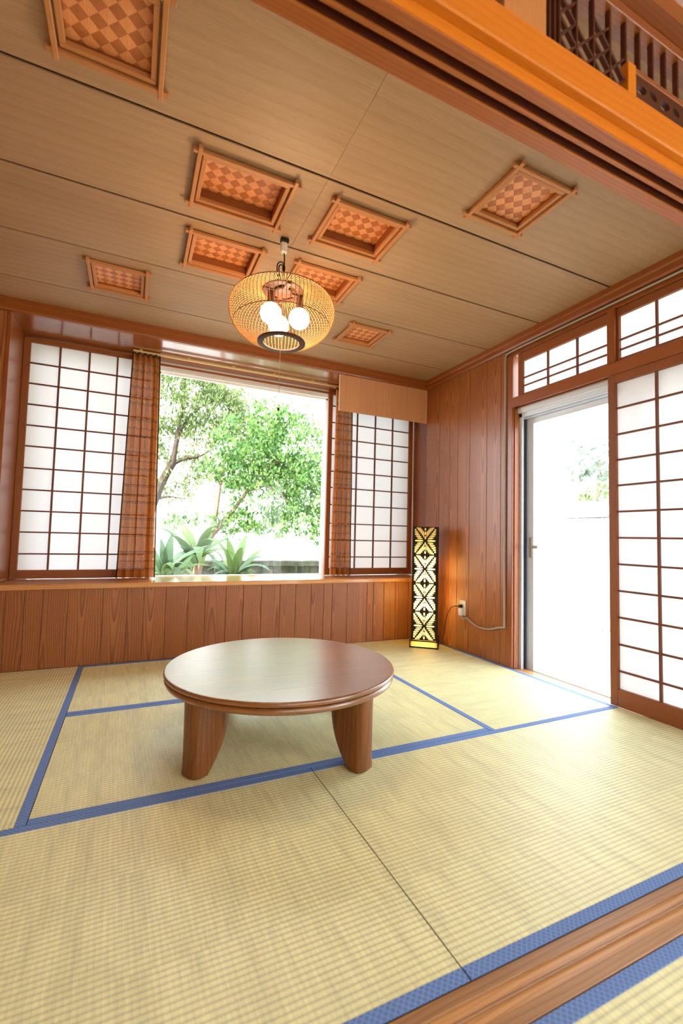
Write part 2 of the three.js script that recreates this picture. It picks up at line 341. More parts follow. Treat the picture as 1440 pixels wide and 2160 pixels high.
// x0..x1, z0..z1 of the mat; long side along 'x' or 'z'; which long edges carry cloth
function tatami(x0, x1, z0, z1, long, label, edgeA = 0.03, edgeB = 0.03) {
  const cx = (x0 + x1) / 2, cz = (z0 + z1) / 2, L = (long === 'x' ? x1 - x0 : z1 - z0) - 0.003, W = (long === 'x' ? z1 - z0 : x1 - x0) - 0.003;
  const t = thing('tatami_mat', label, 'tatami mat', [cx, -0.05, cz], long === 'x' ? 0 : Math.PI / 2);
  // own axes: x along the long side, z across; edgeA at -z, edgeB at +z
  const top = ridged(L, W - edgeA - edgeB + 0.004); top.translate(0, 0.0498, (edgeA - edgeB) / 2);
  mesh('rush_surface', top, rushMat, t);
  mesh('straw_core', B(-L / 2, L / 2, 0, 0.048, -W / 2, W / 2, 0.001), strawMat, t);
  for (const [e, s] of [[edgeA, -1], [edgeB, 1]]) if (e) {
    const z1_ = s * W / 2, z0_ = s * (W / 2 - e);
    mesh('cloth_border', uvBox(B(-L / 2, L / 2, 0.0481, 0.0508, Math.min(z0_, z1_), Math.max(z0_, z1_), 0.0012), 0, 0, 0), clothMat, t);
  }
  return t;
}
// turned mats (long side along z): own -z is world -x, own +z is world +x
tatami(XL, -0.25, ZB + 0.002, -1.668, 'z', 'tatami mat lying lengthwise against the left wall, its blue border beside the table\'s mat');
tatami(-0.25, 1.565, ZB + 0.002, -2.577, 'x', 'tatami mat directly under the bay window ledge, behind the table');
tatami(-0.25, 1.565, -2.577, -1.668, 'x', 'tatami mat on which most of the round table stands');
tatami(1.565, XR, ZB + 0.002, -1.668, 'z', 'bright tatami mat in front of the open glass door, under the floor lamp');
tatami(XL, 0.664, -1.668, ZK1, 'x', 'tatami mat in front of the table, left of the thin seam');
tatami(0.664, XR, -1.668, ZK1, 'x', 'tatami mat in front of the table, right of the thin seam, by the paper door');
tatami(XL, 0.664, ZK0, 0.27, 'x', 'tatami mat of the next room, on which the camera stands');
tatami(0.664, XR, ZK0, 0.27, 'x', 'tatami mat of the next room, its blue border and corner showing beyond the sill board');
tatami(XL, XR, 0.27, ZREAR, 'x', 'tatami mat at the far end of the next room, behind the camera');

// ------------------------------------------------------------------ paper screens
// own axes: x across from the left edge, y up, z towards the room; cols and rows are centre lines of the thin bars
const paneGeo = {};
function screen(name, label, category, pos, turn, { w, h, left = 0.042, right = 0.042, top = 0.03, bottom = 0.062, cols, rows, depth = 0.028, bar = 0.012 }) {
  const t = thing(name, label, category, pos, turn);
  mesh('stile', B(0, left, 0, h, -depth / 2, depth / 2, 0.002, 1), M.shoji, t);
  mesh('stile', B(w - right, w, 0, h, -depth / 2, depth / 2, 0.002, 1), M.shoji, t);
  mesh('rail', B(left, w - right, h - top, h, -depth / 2, depth / 2, 0.002, 0), M.shoji, t);
  mesh('rail', B(left, w - right, 0, bottom, -depth / 2, depth / 2, 0.002, 0), M.shoji, t);
  for (const x of cols) mesh('upright_bar', B(x - bar / 2, x + bar / 2, bottom, h - top, -0.006, 0.008, 0.001, 1), M.shojiBar, t);
  for (const y of rows) mesh('cross_bar', B(left, w - right, y - bar * 0.42, y + bar * 0.42, -0.005, 0.007, 0.001, 0), M.shojiBar, t);
  const xs = [left, ...cols, w - right], ys = [bottom, ...[...rows].sort((a, b) => a - b), h - top];
  for (let i = 0; i + 1 < xs.length; i++) for (let j = 0; j + 1 < ys.length; j++) {
    const a = xs[i + 1] - xs[i], b = ys[j + 1] - ys[j], k = a.toFixed(3) + b.toFixed(3);
    const p = mesh('paper_pane', paneGeo[k] ??= new THREE.PlaneGeometry(a, b), M.paper, t);
    p.position.set((xs[i] + xs[i + 1]) / 2, (ys[j] + ys[j + 1]) / 2, -0.008);
  }
  return t;
}
const S0 = SILL + 0.002;
screen('paper_screen', 'sliding paper screen in the left end of the bay window, beside the open curtain', 'paper screen', [-0.76, S0, ZS], 0,
  { w: 0.9, h: 1.722, cols: [0.223, 0.412, 0.6, 0.785], rows: [2.085, 1.936, 1.784, 1.633, 1.483, 1.327, 1.172, 1.021, 0.871, 0.718].map((y) => y - S0) });
screen('paper_screen', 'sliding paper screen in the right end of the bay window, under the plywood board', 'paper screen', [1.592, S0, ZS + 0.032], 0,
  { w: 0.928, h: 1.722, cols: [0.11, 0.308, 0.503, 0.697].map((x) => x - 0.002), rows: [2.105, 1.95, 1.801, 1.65, 1.495, 1.344, 1.186, 1.014, 0.862, 0.707].map((y) => y - S0) });
screen('sliding_paper_door', 'tall sliding paper door covering half of the garden doorway', 'sliding door', [XR + 0.012, 0.002, -1.686], -Math.PI / 2,
  { w: 0.9, h: 1.862, top: 0.062, bottom: 0.094, cols: [0.26, 0.47, 0.68], rows: [1.654, 1.505, 1.36, 1.215, 1.068, 0.922, 0.775, 0.628, 0.482, 0.335, 0.191] });

// ------------------------------------------------------------------ garden doorway: wooden frame, transom screens, aluminium door
{
  const d = structure('door_1');
  mesh('jamb', B(XR - 0.004, XR + 0.06, 0, 2.24, -2.462, -2.405, 0.003, 1), M.trim, d);
  mesh('jamb', B(XR + 0.012, XR + 0.058, 0, LINT, -2.44, -2.397, 0.003, 1), M.trim, d);
  mesh('lintel', runZ([[XR - 0.012, LINT + 0.002], [XR - 0.012, 1.918], [XR - 0.008, 1.922], [XR + 0.08, 1.922], [XR + 0.08, LINT + 0.002], [XR + 0.058, LINT + 0.002], [XR + 0.058, LINT + 0.014], [XR + 0.04, LINT + 0.014], [XR + 0.04, LINT + 0.002], [XR + 0.028, LINT + 0.002], [XR + 0.028, LINT + 0.02], [XR, LINT + 0.02], [XR, LINT + 0.002]], -2.42, ZK1), M.trim, d);
  mesh('mullion', B(XR - 0.006, XR + 0.06, 1.922, 2.24, -1.688, -1.642, 0.003, 1), M.trim, d);
  mesh('post', B(XR - 0.02, XR + 0.08, 0, 2.36, -0.79, -0.72, 0.003, 1), M.trim, d);
  mesh('threshold', B(XR + 0.002, XR + 0.1, -0.05, -0.004, -2.405, -0.79, 0.003, 2), M.sill, d);
}
for (const [z, w, label] of [[-2.372, 0.686, 'short paper transom screen over the open glass door, nearer the room corner'], [-1.642, 0.85, 'paper transom screen above the sliding paper door, cut off by the photo']]) {
  const first = w < 0.8;
  screen('transom_screen', label, 'transom screen', [XR + 0.028, 1.9225, z], -Math.PI / 2,
    { w, h: 0.316, left: first ? 0.04 : 0.012, right: first ? 0.006 : 0.03, top: first ? 0.063 : 0.045, bottom: first ? 0.016 : 0.022, cols: first ? [0.25, 0.47] : [0.213, 0.424, 0.636], rows: [0.073, 0.131], depth: 0.024, bar: 0.0105 });
}
{
  const d = structure('door_2', 'aluminium sliding glass door to the garden');
  const X0 = XR + 0.062, X1 = XR + 0.2;
  mesh('door_frame', merge([B(X0, X1, -0.02, 1.85, -2.46, -2.415), B(X0 + 0.04, X1, -0.06, -0.025, -2.43, -0.78), B(X0, X1, -0.02, 1.85, -0.81, -0.78),
    B(X0, X0 + 0.01, -0.02, 1.82, -2.415, -2.378), B(X0 + 0.022, X0 + 0.03, -0.02, 1.82, -2.415, -2.386), B(X0 + 0.1, X0 + 0.108, -0.02, 1.82, -2.415, -2.39)]), M.alum, d);
  mesh('dark_seal', B(X0 + 0.034, X0 + 0.048, -0.02, 1.8, -2.415, -2.374), std({ color: 0x2b3646, roughness: 0.6 }), d, 'dark rubber seal');
  mesh('door_head', merge([B(X0 - 0.02, X1, 1.815, 1.86, -2.43, -0.78), B(X0, X0 + 0.01, 1.785, 1.815, -2.415, -0.78), B(X0 + 0.03, X0 + 0.04, 1.775, 1.815, -2.415, -0.78), B(X0 + 0.1, X0 + 0.11, 1.765, 1.815, -2.415, -0.78)]), M.alum, d);
  const sash = mesh('sash', merge([B(X0 + 0.052, X0 + 0.08, -0.02, 1.795, -2.38, -2.322), B(X0 + 0.052, X0 + 0.08, -0.02, 0.0, -2.322, -1.55), B(X0 + 0.052, X0 + 0.08, 1.735, 1.795, -2.322, -1.55), B(X0 + 0.052, X0 + 0.08, -0.02, 1.795, -1.55, -1.5)]), M.alum, d);
  mesh('pane', B(X0 + 0.064, X0 + 0.068, 0.0, 1.735, -2.322, -1.55, 0.0004), M.glass, sash);
  mesh('lock_handle', merge([B(X0 + 0.044, X0 + 0.052, 0.78, 0.92, -2.355, -2.33, 0.004), B(X0 + 0.034, X0 + 0.044, 0.842, 0.864, -2.35, -2.275, 0.004)]), M.grey, sash);
  const s2 = mesh('sash', merge([B(X0 + 0.086, X0 + 0.114, 0.0, 1.795, -1.6, -1.55), B(X0 + 0.086, X0 + 0.114, 0.0, 0.09, -1.55, -0.86), B(X0 + 0.086, X0 + 0.114, 1.735, 1.795, -1.55, -0.86), B(X0 + 0.086, X0 + 0.114, 0.0, 1.795, -0.86, -0.81)]), M.alum, d);
  mesh('pane', B(X0 + 0.098, X0 + 0.102, 0.09, 1.735, -1.55, -0.86, 0.0004), M.glass, s2);
}
// bay window: white aluminium frame with a wide pane
{
  const w = structure('window_1', 'white aluminium bay window');
  const z0 = ZG - 0.05, z1 = ZG + 0.03;
  mesh('window_frame', merge([B(BAYL, BAYR, SILL - 0.035, SILL + 0.003, z0, z1), B(BAYL, BAYR, 2.205, SOFFIT, z0, z1 + 0.01), B(BAYL, BAYL + 0.04, SILL, SOFFIT, z0, z1), B(BAYR - 0.04, BAYR, SILL, SOFFIT, z0, z1), B(BAYL, BAYR, 2.235, 2.25, z1 + 0.01, z1 + 0.03)]), M.alumWhite, w);
  for (const [a, b] of [[BAYL + 0.04, 0.16], [0.12, 1.655], [1.615, BAYR - 0.04]]) {
    const mid = b - a > 1.2, q = mid ? ZG : ZG - 0.03;
    const s = mesh('sash', merge([B(a, a + 0.038, SILL, 2.205, q - 0.012, q + 0.012), B(b - 0.038, b, SILL, 2.205, q - 0.012, q + 0.012), B(a, b, SILL - 0.02, SILL + 0.005, q - 0.012, q + 0.012), B(a, b, 2.19, 2.205, q - 0.012, q + 0.012)]), M.alumWhite, w);
    mesh('pane', B(a + 0.038, b - 0.038, SILL + 0.005, 2.19, q - 0.002, q + 0.002, 0.0004), M.glass, s);
  }
}
// unseen garden window, added to the next room for daylight beside the camera
{
  const w = structure('added_window_2');
  mesh('window_frame', merge([B(XR + 0.02, XR + 0.12, 0, 0.05, 0, 1.75), B(XR + 0.02, XR + 0.12, 1.9, 1.95, 0, 1.75), B(XR + 0.02, XR + 0.12, 0, 1.95, 0, 0.05), B(XR + 0.02, XR + 0.12, 0, 1.95, 1.7, 1.75), B(XR + 0.04, XR + 0.1, 0.05, 1.9, 0.85, 0.9)]), M.alum, w);
  mesh('pane', B(XR + 0.068, XR + 0.072, 0.05, 1.9, 0.05, 1.7, 0.0004), M.glass, w);
}

// ------------------------------------------------------------------ ceiling panels: crossed bars, inner frame, woven strips
function clip(poly, x0, x1, y0, y1) {
  for (const [ax, v, s] of [[0, x0, 1], [0, x1, -1], [1, y0, 1], [1, y1, -1]]) {
    const out = [];
    for (let i = 0; i < poly.length; i++) {
      const a = poly[i], b = poly[(i + 1) % poly.length], da = (a[ax] - v) * s, db = (b[ax] - v) * s;
      if (da >= 0) out.push(a);
      if ((da >= 0) !== (db >= 0)) { const t = da / (da - db); out.push([mix(a[0], b[0], t), mix(a[1], b[1], t)]); }
    }
    poly = out; if (poly.length < 3) return [];
  }
  return poly;
}
const weaveMats = [[232, 190, 144], [220, 174, 126], [196, 140, 94], [184, 128, 82]].map((c) => std({ map: T.stick, color: new THREE.Color().setRGB(c[0] / 205, c[1] / 145, c[2] / 95).multiplyScalar(0.95), roughness: 0.5 }));
const weaveDark = std({ map: T.stick, color: 0xe2c4a4, roughness: 0.5 }), weaveLight = std({ map: T.stick, color: new THREE.Color(1.25, 1.2, 1.1), roughness: 0.42 });  // the sheen that sets the strip directions apart is put into two colours
for (const [x0, x1, z0, z1, deep, label] of panels) {
  const cx = (x0 + x1) / 2, cz = (z0 + z1) / 2, hx = (x1 - x0) / 2, hz = (z1 - z0) / 2;
  const t = thing('woven_ceiling_panel', label, 'ceiling panel', [cx, CEIL, cz], 0, 'woven panels set in the ceiling');
  const o = 0.026, bw = 0.0165;                     // crossing bars stand in from their tips
  for (const s of [-1, 1]) {
    mesh('outer_bar', B(-hx, hx, -0.021, -0.005, s * (hz - o) - bw / 2, s * (hz - o) + bw / 2, 0.002, 0), M.stick, t);
    mesh('outer_bar', B(s * (hx - o) - bw / 2, s * (hx - o) + bw / 2, -0.0225, -0.0055, -hz, hz, 0.002, 2), M.stick, t);
  }
  const ix = hx - o - bw / 2 - 0.006, iz = hz - o - bw / 2 - 0.006, fw = 0.017;
  for (const s of [-1, 1]) {
    mesh('inner_bar', B(-ix, ix, -0.013, 0.004, Math.min(s * iz, s * (iz - fw)), Math.max(s * iz, s * (iz - fw)), 0.0015, 0), M.stick, t);
    mesh('inner_bar', B(Math.min(s * ix, s * (ix - fw)), Math.max(s * ix, s * (ix - fw)), -0.013, 0.004, -iz + fw, iz - fw, 0.0015, 2), M.stick, t);
  }
  const ox = ix - fw + 0.002, oz = iz - fw + 0.002;
  mesh('recess', merge([B(-ox - 0.006, -ox, 0, deep + 0.01, -oz, oz), B(ox, ox + 0.006, 0, deep + 0.01, -oz, oz), B(-ox, ox, 0, deep + 0.01, -oz - 0.006, -oz), B(-ox, ox, 0, deep + 0.01, oz, oz + 0.006), B(-ox - 0.006, ox + 0.006, deep + 0.003, deep + 0.012, -oz - 0.006, oz + 0.006)]), M.shoji, t);
  const D = 0.0255;                                // half diagonal of a strip crossing
  for (let i = -9; i <= 9; i++) for (let j = -9; j <= 9; j++) {
    if ((i + j) & 1) continue;
    const px = i * D, pz = j * D, poly = clip([[px - D, pz], [px, pz - D], [px + D, pz], [px, pz + D]], -ox, ox, -oz, oz);
    if (poly.length < 3) continue;
    const c = poly.reduce((a, p) => [a[0] + p[0] / poly.length, a[1] + p[1] / poly.length], [0, 0]);
    const light = ((j % 4) + 4) % 4 < 2 === (((i % 2) + 2) % 2 === ((j % 2) + 2) % 2) && ((j & 1) === 0), pos = [];
    const up = deep + 0.0008, dn = deep - 0.0004;
    poly.forEach((p, k) => { const q = poly[(k + 1) % poly.length]; pos.push(p[0], up, p[1], q[0], up, q[1], c[0], dn, c[1]); });
    const g = new THREE.BufferGeometry(); g.setAttribute('position', new THREE.Float32BufferAttribute(pos, 3)); g.computeVertexNormals();
    mesh('weave_strip', uvBox(g, j & 1 ? 0 : 2), j & 1 ? weaveDark : weaveLight, t);
  }
}

// ------------------------------------------------------------------ bay: curtains, rail, plywood board
{
  const r = thing('curtain_rail', 'slim cream curtain rail across the top of the bay window', 'curtain rail', [0.85, 2.26, -3.72]);
  mesh('rail', B(-0.905, 0.93, -0.002, 0.014, -0.008, 0.008, 0.003, 0), M.brass, r);
  for (let i = 0; i < 6; i++) mesh('bracket', B(-0.85 + i * 0.35 - 0.01, -0.85 + i * 0.35 + 0.01, 0.014, 0.021, -0.01, 0.01), M.brass, r);
  const ru = (x) => { const g = new THREE.TorusGeometry(0.007, 0.0016, 5, 10); g.rotateY(0.6); g.translate(x, -0.009, 0); return g; };
  for (let i = 0; i < 8; i++) mesh('runner', ru(-0.885 + i * 0.022), M.brass, r);
  for (let i = 0; i < 7; i++) mesh('runner', ru(0.77 + i * 0.022), M.brass, r);
  const k = mesh('screen_track', runX([[-3.79, 2.205], [-3.79, 2.222], [-3.772, 2.222], [-3.772, 2.205]], 0.1, 1.66), M.shoji);
  k.name = 'screen_track'; k.userData = { kind: 'structure' };
}
const plaid = tex(512, 512, (u, v, i, j) => {
  const x = u * 0.5, y = v * 0.5;
  const band = (p, w, s) => { const q = ((p % s) + s) % s; return q < w ? 1 : 0; };
  let k = 1 + 0.16 * nz(x * 300, y * 30, 1) + 0.12 * nz(x * 40, y * 400, 2);
  const dark = band(y, 0.004, 0.125) + band(y - 0.012, 0.003, 0.125) + band(y - 0.07, 0.005, 0.25) * 0.8 + band(x, 0.004, 0.06) * 0.7 + band(x - 0.01, 0.003, 0.06) * 0.6;
  k *= 1 - 0.5 * Math.min(1, dark);
  return [214 * k, 142 * k, 66 * k];
}, { su: 0.5, sv: 0.5 });
const curtainMat = phy({ map: plaid, roughness: 0.8, transmission: 0.42, thickness: 0, side: THREE.DoubleSide, transparent: true, opacity: 0.92, specularIntensity: 0.3 });
const hemMat = std({ color: 0x1a1520, roughness: 0.8, side: THREE.DoubleSide });
function curtain(label, xt0, xt1, xb0, xb1, folds, seed, hems) {
  const cx = (xt0 + xt1) / 2, y1 = 2.247, y0 = SILL + 0.006, cz = -3.72, t = thing('curtain', label, 'curtain', [cx, y0, cz], 0);
  const nx = folds * 14, ny = 30;
  const at = (u, v) => { // u across 0..1, v down 0..1
    const x = mix(mix(xt0, xb0, v), mix(xt1, xb1, v), clamp(u + 0.012 * Math.sin(u * folds * 12.6 + seed)));
    const amp = mix(0.026, 0.036, v), z = amp * Math.sin(u * folds * 6.283 + seed + 0.5 * nz(u * 3, v * 1.5, seed)) + 0.008 * nz(u * 12, v * 3, seed);
    return [x - cx, mix(y1, y0, v) - y0 + (v > 0.999 ? 0.004 * Math.sin(u * folds * 6.283) + 0.004 : 0), z];
  };
  const sheet = (u0, u1, n) => {
    const pos = [], uv = [], idx = [];
    for (let j = 0; j <= ny; j++) for (let i = 0; i <= n; i++) { const u = mix(u0, u1, i / n), v = j / ny; pos.push(...at(u, v)); uv.push(u * folds * 0.11, v * 1.7); if (i && j) { const k = j * (n + 1) + i; idx.push(k, k - 1, k - n - 2, k, k - n - 2, k - n - 1); } }
    const g = new THREE.BufferGeometry(); g.setAttribute('position', new THREE.Float32BufferAttribute(pos, 3)); g.setAttribute('uv', new THREE.Float32BufferAttribute(uv, 2)); g.setIndex(idx); g.computeVertexNormals(); return g;
  };
  mesh('fabric', sheet(0, 1, nx), curtainMat, t);
  for (const u of hems) { const pts = []; for (let j = 0; j <= 16; j++) { const p = at(u, j / 16); pts.push(p); } mesh('dark_hem', tube(pts, 0.0045, 32, 5), hemMat, t); }
  const hd = []; for (let i = 0; i <= 40; i++) { const p = at(i / 40, 0); hd.push([p[0], p[1], p[2]]); } mesh('heading_tape', tube(hd, 0.006, 80, 5), hemMat, t);
}
curtain('brown plaid sheer curtain bunched beside the left paper screen', -0.055, 0.135, -0.092, 0.168, 5, 0.4, [0, 1]);
curtain('brown plaid sheer curtain bunched right of the big window, below the plywood board', 1.632, 1.787, 1.608, 1.803, 4, 1.7, [1]);
{
  const v = thing('valance_board', 'plain plywood board fixed across the top right corner of the bay window', 'board', [2.0, 1.966, ZB]);
  mesh('plywood_face', B(-0.45, 0.45, 0, 0.313, -0.006, 0.006, 0.001, 1), M.valance, v);
  mesh('cut_edge', B(-0.4535, -0.4505, 0, 0.313, -0.006, 0.006, 0.0005, 1), std({ color: 0xe8c99c, roughness: 0.7 }), v);
  mesh('batten', B(-0.44, 0.44, 0.27, 0.31, -0.03, -0.0065, 0.001, 0), M.valance, v);
}

// ------------------------------------------------------------------ round low table
{
  const r = 0.5, h = 0.32, t = thing('round_low_table', 'round low dark-stained wooden table with four curved plank legs', 'table', [0.641, 0, -1.984], 0);
  const lathe = (pts) => new THREE.LatheGeometry(pts.map(([x, y]) => new THREE.Vector2(x, y)), 96);
  const planar = (g, axis = 0) => { g = g.toNonIndexed(); return uvBox(g, axis, 3.1, 0.7); };
  mesh('tabletop', planar(lathe([[0.001, h - 0.022], [r - 0.012, h - 0.022], [r - 0.004, h - 0.019], [r, h - 0.012], [r - 0.001, h - 0.005], [r - 0.006, h], [0.25, h], [0.001, h]])), M.table, t);
  mesh('rim', planar(lathe([[r - 0.075, h - 0.048], [r - 0.012, h - 0.048], [r - 0.006, h - 0.044], [r - 0.003, h - 0.034], [r - 0.007, h - 0.026], [r - 0.013, h - 0.0222], [r - 0.075, h - 0.0222]])), M.table, t);
  const leg = (() => { // rounded plank: outer side straight, inner side curving in towards the foot
    const ny = 22, na = 40, pos = [], idx = [], H0 = h - 0.0485;
    for (let k = 0; k <= ny + 2; k++) {
      const f = clamp((k - 1) / ny), y = k === 0 ? 0 : Math.max(0.004, f * H0), inset = k === 0 ? 0.006 : 0;
      const xi = 0.306 + 0.098 * Math.pow(1 - y / H0, 2.9) + inset, xo = mix(0.476, 0.48, f) - inset, cx = (xi + xo) / 2, a = (xo - xi) / 2, b = 0.05 - inset;
      for (let m = 0; m < na; m++) { const q = m / na * 6.28318, c = Math.cos(q), d = Math.sin(q), p = 2 / 3.2; pos.push(cx + a * Math.sign(c) * Math.pow(Math.abs(c), p), k > ny ? H0 : y, b * Math.sign(d) * Math.pow(Math.abs(d), p)); }
      if (k) for (let m = 0; m < na; m++) { const A = (k - 1) * na + m, Bq = (k - 1) * na + (m + 1) % na, C = k * na + m, D = k * na + (m + 1) % na; idx.push(A, C, Bq, Bq, C, D); }
    }
    const n0 = pos.length / 3; pos.push(0.42, 0, 0); for (let m = 0; m < na; m++) idx.push(n0, m, (m + 1) % na);
    const g = new THREE.BufferGeometry(); g.setAttribute('position', new THREE.Float32BufferAttribute(pos, 3)); g.setIndex(idx); g.computeVertexNormals();
    return uvBox(g, 1, 0.4, 0.05);
  })();
  const a0 = Math.atan2(0.2, -0.39);
  for (let k = 0; k < 4; k++) { const m = mesh('leg', leg, M.tableLeg, t); m.rotation.y = -(a0 + k * Math.PI / 2); }
  for (const s of [-1, 1]) { const m = mesh('apron_beam', B(-0.3, 0.3, h - 0.075, h - 0.0225, s * 0.19 - 0.014, s * 0.19 + 0.014, 0.002, 0), M.table, t); m.rotation.y = -(a0 + Math.PI / 4); }
}

// ------------------------------------------------------------------ pendant lamp
const bamboo = std({ color: new THREE.Color(0.58, 0.31, 0.1), roughness: 0.5 }), bambooDark = std({ color: 0x4a2410, roughness: 0.55 });
const bulbGlow = std({ color: 0xffffff, emissive: new THREE.Color(1, 0.86, 0.66), emissiveIntensity: 12, roughness: 0.3 });
{
  const t = thing('pendant_lamp', 'round bamboo-ribbed pendant lamp with glowing globe bulbs hanging from the ceiling', 'pendant lamp', [0.62, CEIL, -2.093]);
  const y = (v) => v - CEIL;
  const prof = [[0.095, 2.092], [0.15, 2.088], [0.205, 2.07], [0.243, 2.036], [0.256, 1.995], [0.248, 1.945], [0.218, 1.895], [0.172, 1.858], [0.112, 1.836]];
  const c = new THREE.CatmullRomCurve3(prof.map(([r, v]) => new THREE.Vector3(r, y(v), 0)));
  const rib = new THREE.TubeGeometry(c, 30, 0.0018, 5), N = 84;
  for (let i = 0; i < N; i++) { const m = mesh('rib', rib, bamboo, t); m.rotation.y = i / N * Math.PI * 2; }
  const ring = (r, v, tr, mat, name) => { const g = new THREE.TorusGeometry(r, tr, 6, 72); g.rotateX(Math.PI / 2); g.translate(0, y(v), 0); return mesh(name, g, mat, t); };
  ring(0.2325, 2.05, 0.0018, bambooDark, 'binding_thread'); ring(0.2335, 1.92, 0.0018, bambooDark, 'binding_thread');
  const flat = (r0, r1, v, hh) => new THREE.LatheGeometry([[r0, v - hh], [r1, v - hh], [r1, v + hh], [r0, v + hh], [r0, v - hh]].map(([a, b]) => new THREE.Vector2(a, y(b))), 64);
  mesh('bottom_ring', flat(0.088, 0.116, 1.8335, 0.004), bambooDark, t);
  mesh('top_ring', flat(0.07, 0.1, 2.092, 0.005), bambooDark, t);
  const holder = mesh('bulb_holder', merge([flat(0.001, 0.045, 2.088, 0.009).toNonIndexed(), B(-0.012, 0.012, y(2.08), y(2.09), -0.1, 0.1, 0.002), B(-0.1, 0.1, y(2.08), y(2.09), -0.012, 0.012, 0.002)]), bambooDark, t);
  for (const [bx, by, bz] of [[-0.055, 1.972, -0.01], [0.088, 1.972, 0.0], [0.008, 1.955, -0.085]]) {
    const so = new THREE.CylinderGeometry(0.018, 0.02, 0.06, 14); so.translate(bx, y(by + 0.075), bz); mesh('socket', so, bambooDark, t);
    const b = mesh('bulb', new THREE.SphereGeometry(0.052, 24, 16), bulbGlow, t); b.position.set(bx, y(by), bz);
    const l = new THREE.PointLight(new THREE.Color(1, 0.62, 0.28), 0.36, 0, 2); l.position.copy(b.position); l.castShadow = true; l.shadow.radius = 2; t.add(l);
  }
  // plug at the ceiling, cord with a loop, pull string
  mesh('ceiling_hook', merge([B(-0.02, 0.02, -0.022, -0.001, -0.015, 0.015, 0.004)]), M.black, t);
  mesh('plug', merge([B(-0.019, 0.013, -0.075, -0.022, -0.013, 0.013, 0.005)]), M.plastic, t);
  mesh('cord', tube([[0, -0.075, 0], [0.002, -0.12, 0.002], [0, -0.17, 0], [0, -0.24, 0]], 0.0032, 24, 7), M.black, t);
  mesh('cord_loop', tube([[0.0, -0.13, 0.004], [-0.02, -0.127, 0.006], [-0.034, -0.145, 0.006], [-0.032, -0.19, 0.005], [-0.022, -0.24, 0.004]], 0.003, 30, 7), M.black, t);
  mesh('cord_loop', tube([[0.0, -0.135, -0.004], [-0.016, -0.137, -0.002], [-0.024, -0.15, -0.002], [-0.02, -0.19, 0], [-0.008, -0.24, 0]], 0.003, 30, 7), M.black, t);
  const bl = new THREE.SphereGeometry(0.008, 12, 10); bl.scale(1, 3, 1); bl.translate(0, -0.15, 0); mesh('cord_switch', bl, M.black, t);
  const p = mesh('pull_string', new THREE.CylinderGeometry(0.0011, 0.0011, 0.59, 6).translate(-0.004, y(1.8), 0), M.grey, t);
  mesh('knob', new THREE.CapsuleGeometry(0.006, 0.006, 4, 10).translate(-0.004, y(1.502), 0), M.black, p);
}

// unseen ceiling lamp, added to warm the front beam and near floor
{
  const t = thing('added_globe_lamp', 'added unseen warm globe lamp on the ceiling of the next room', 'added ceiling lamp', [0.9, CEIL, 0.75]);
  mesh('mount', new THREE.CylinderGeometry(0.06, 0.07, 0.03, 24).translate(0, -0.016, 0), M.brass, t);
  mesh('globe', new THREE.SphereGeometry(0.13, 32, 20).translate(0, -0.15, 0), std({ color: 0xffffff, emissive: new THREE.Color(1, 0.8, 0.55), emissiveIntensity: 4 }), t);
  const l = new THREE.PointLight(new THREE.Color(1, 0.78, 0.52), 0.9, 0, 2); l.position.set(0, -0.15, 0); l.castShadow = true; l.shadow.radius = 5; t.add(l);
}

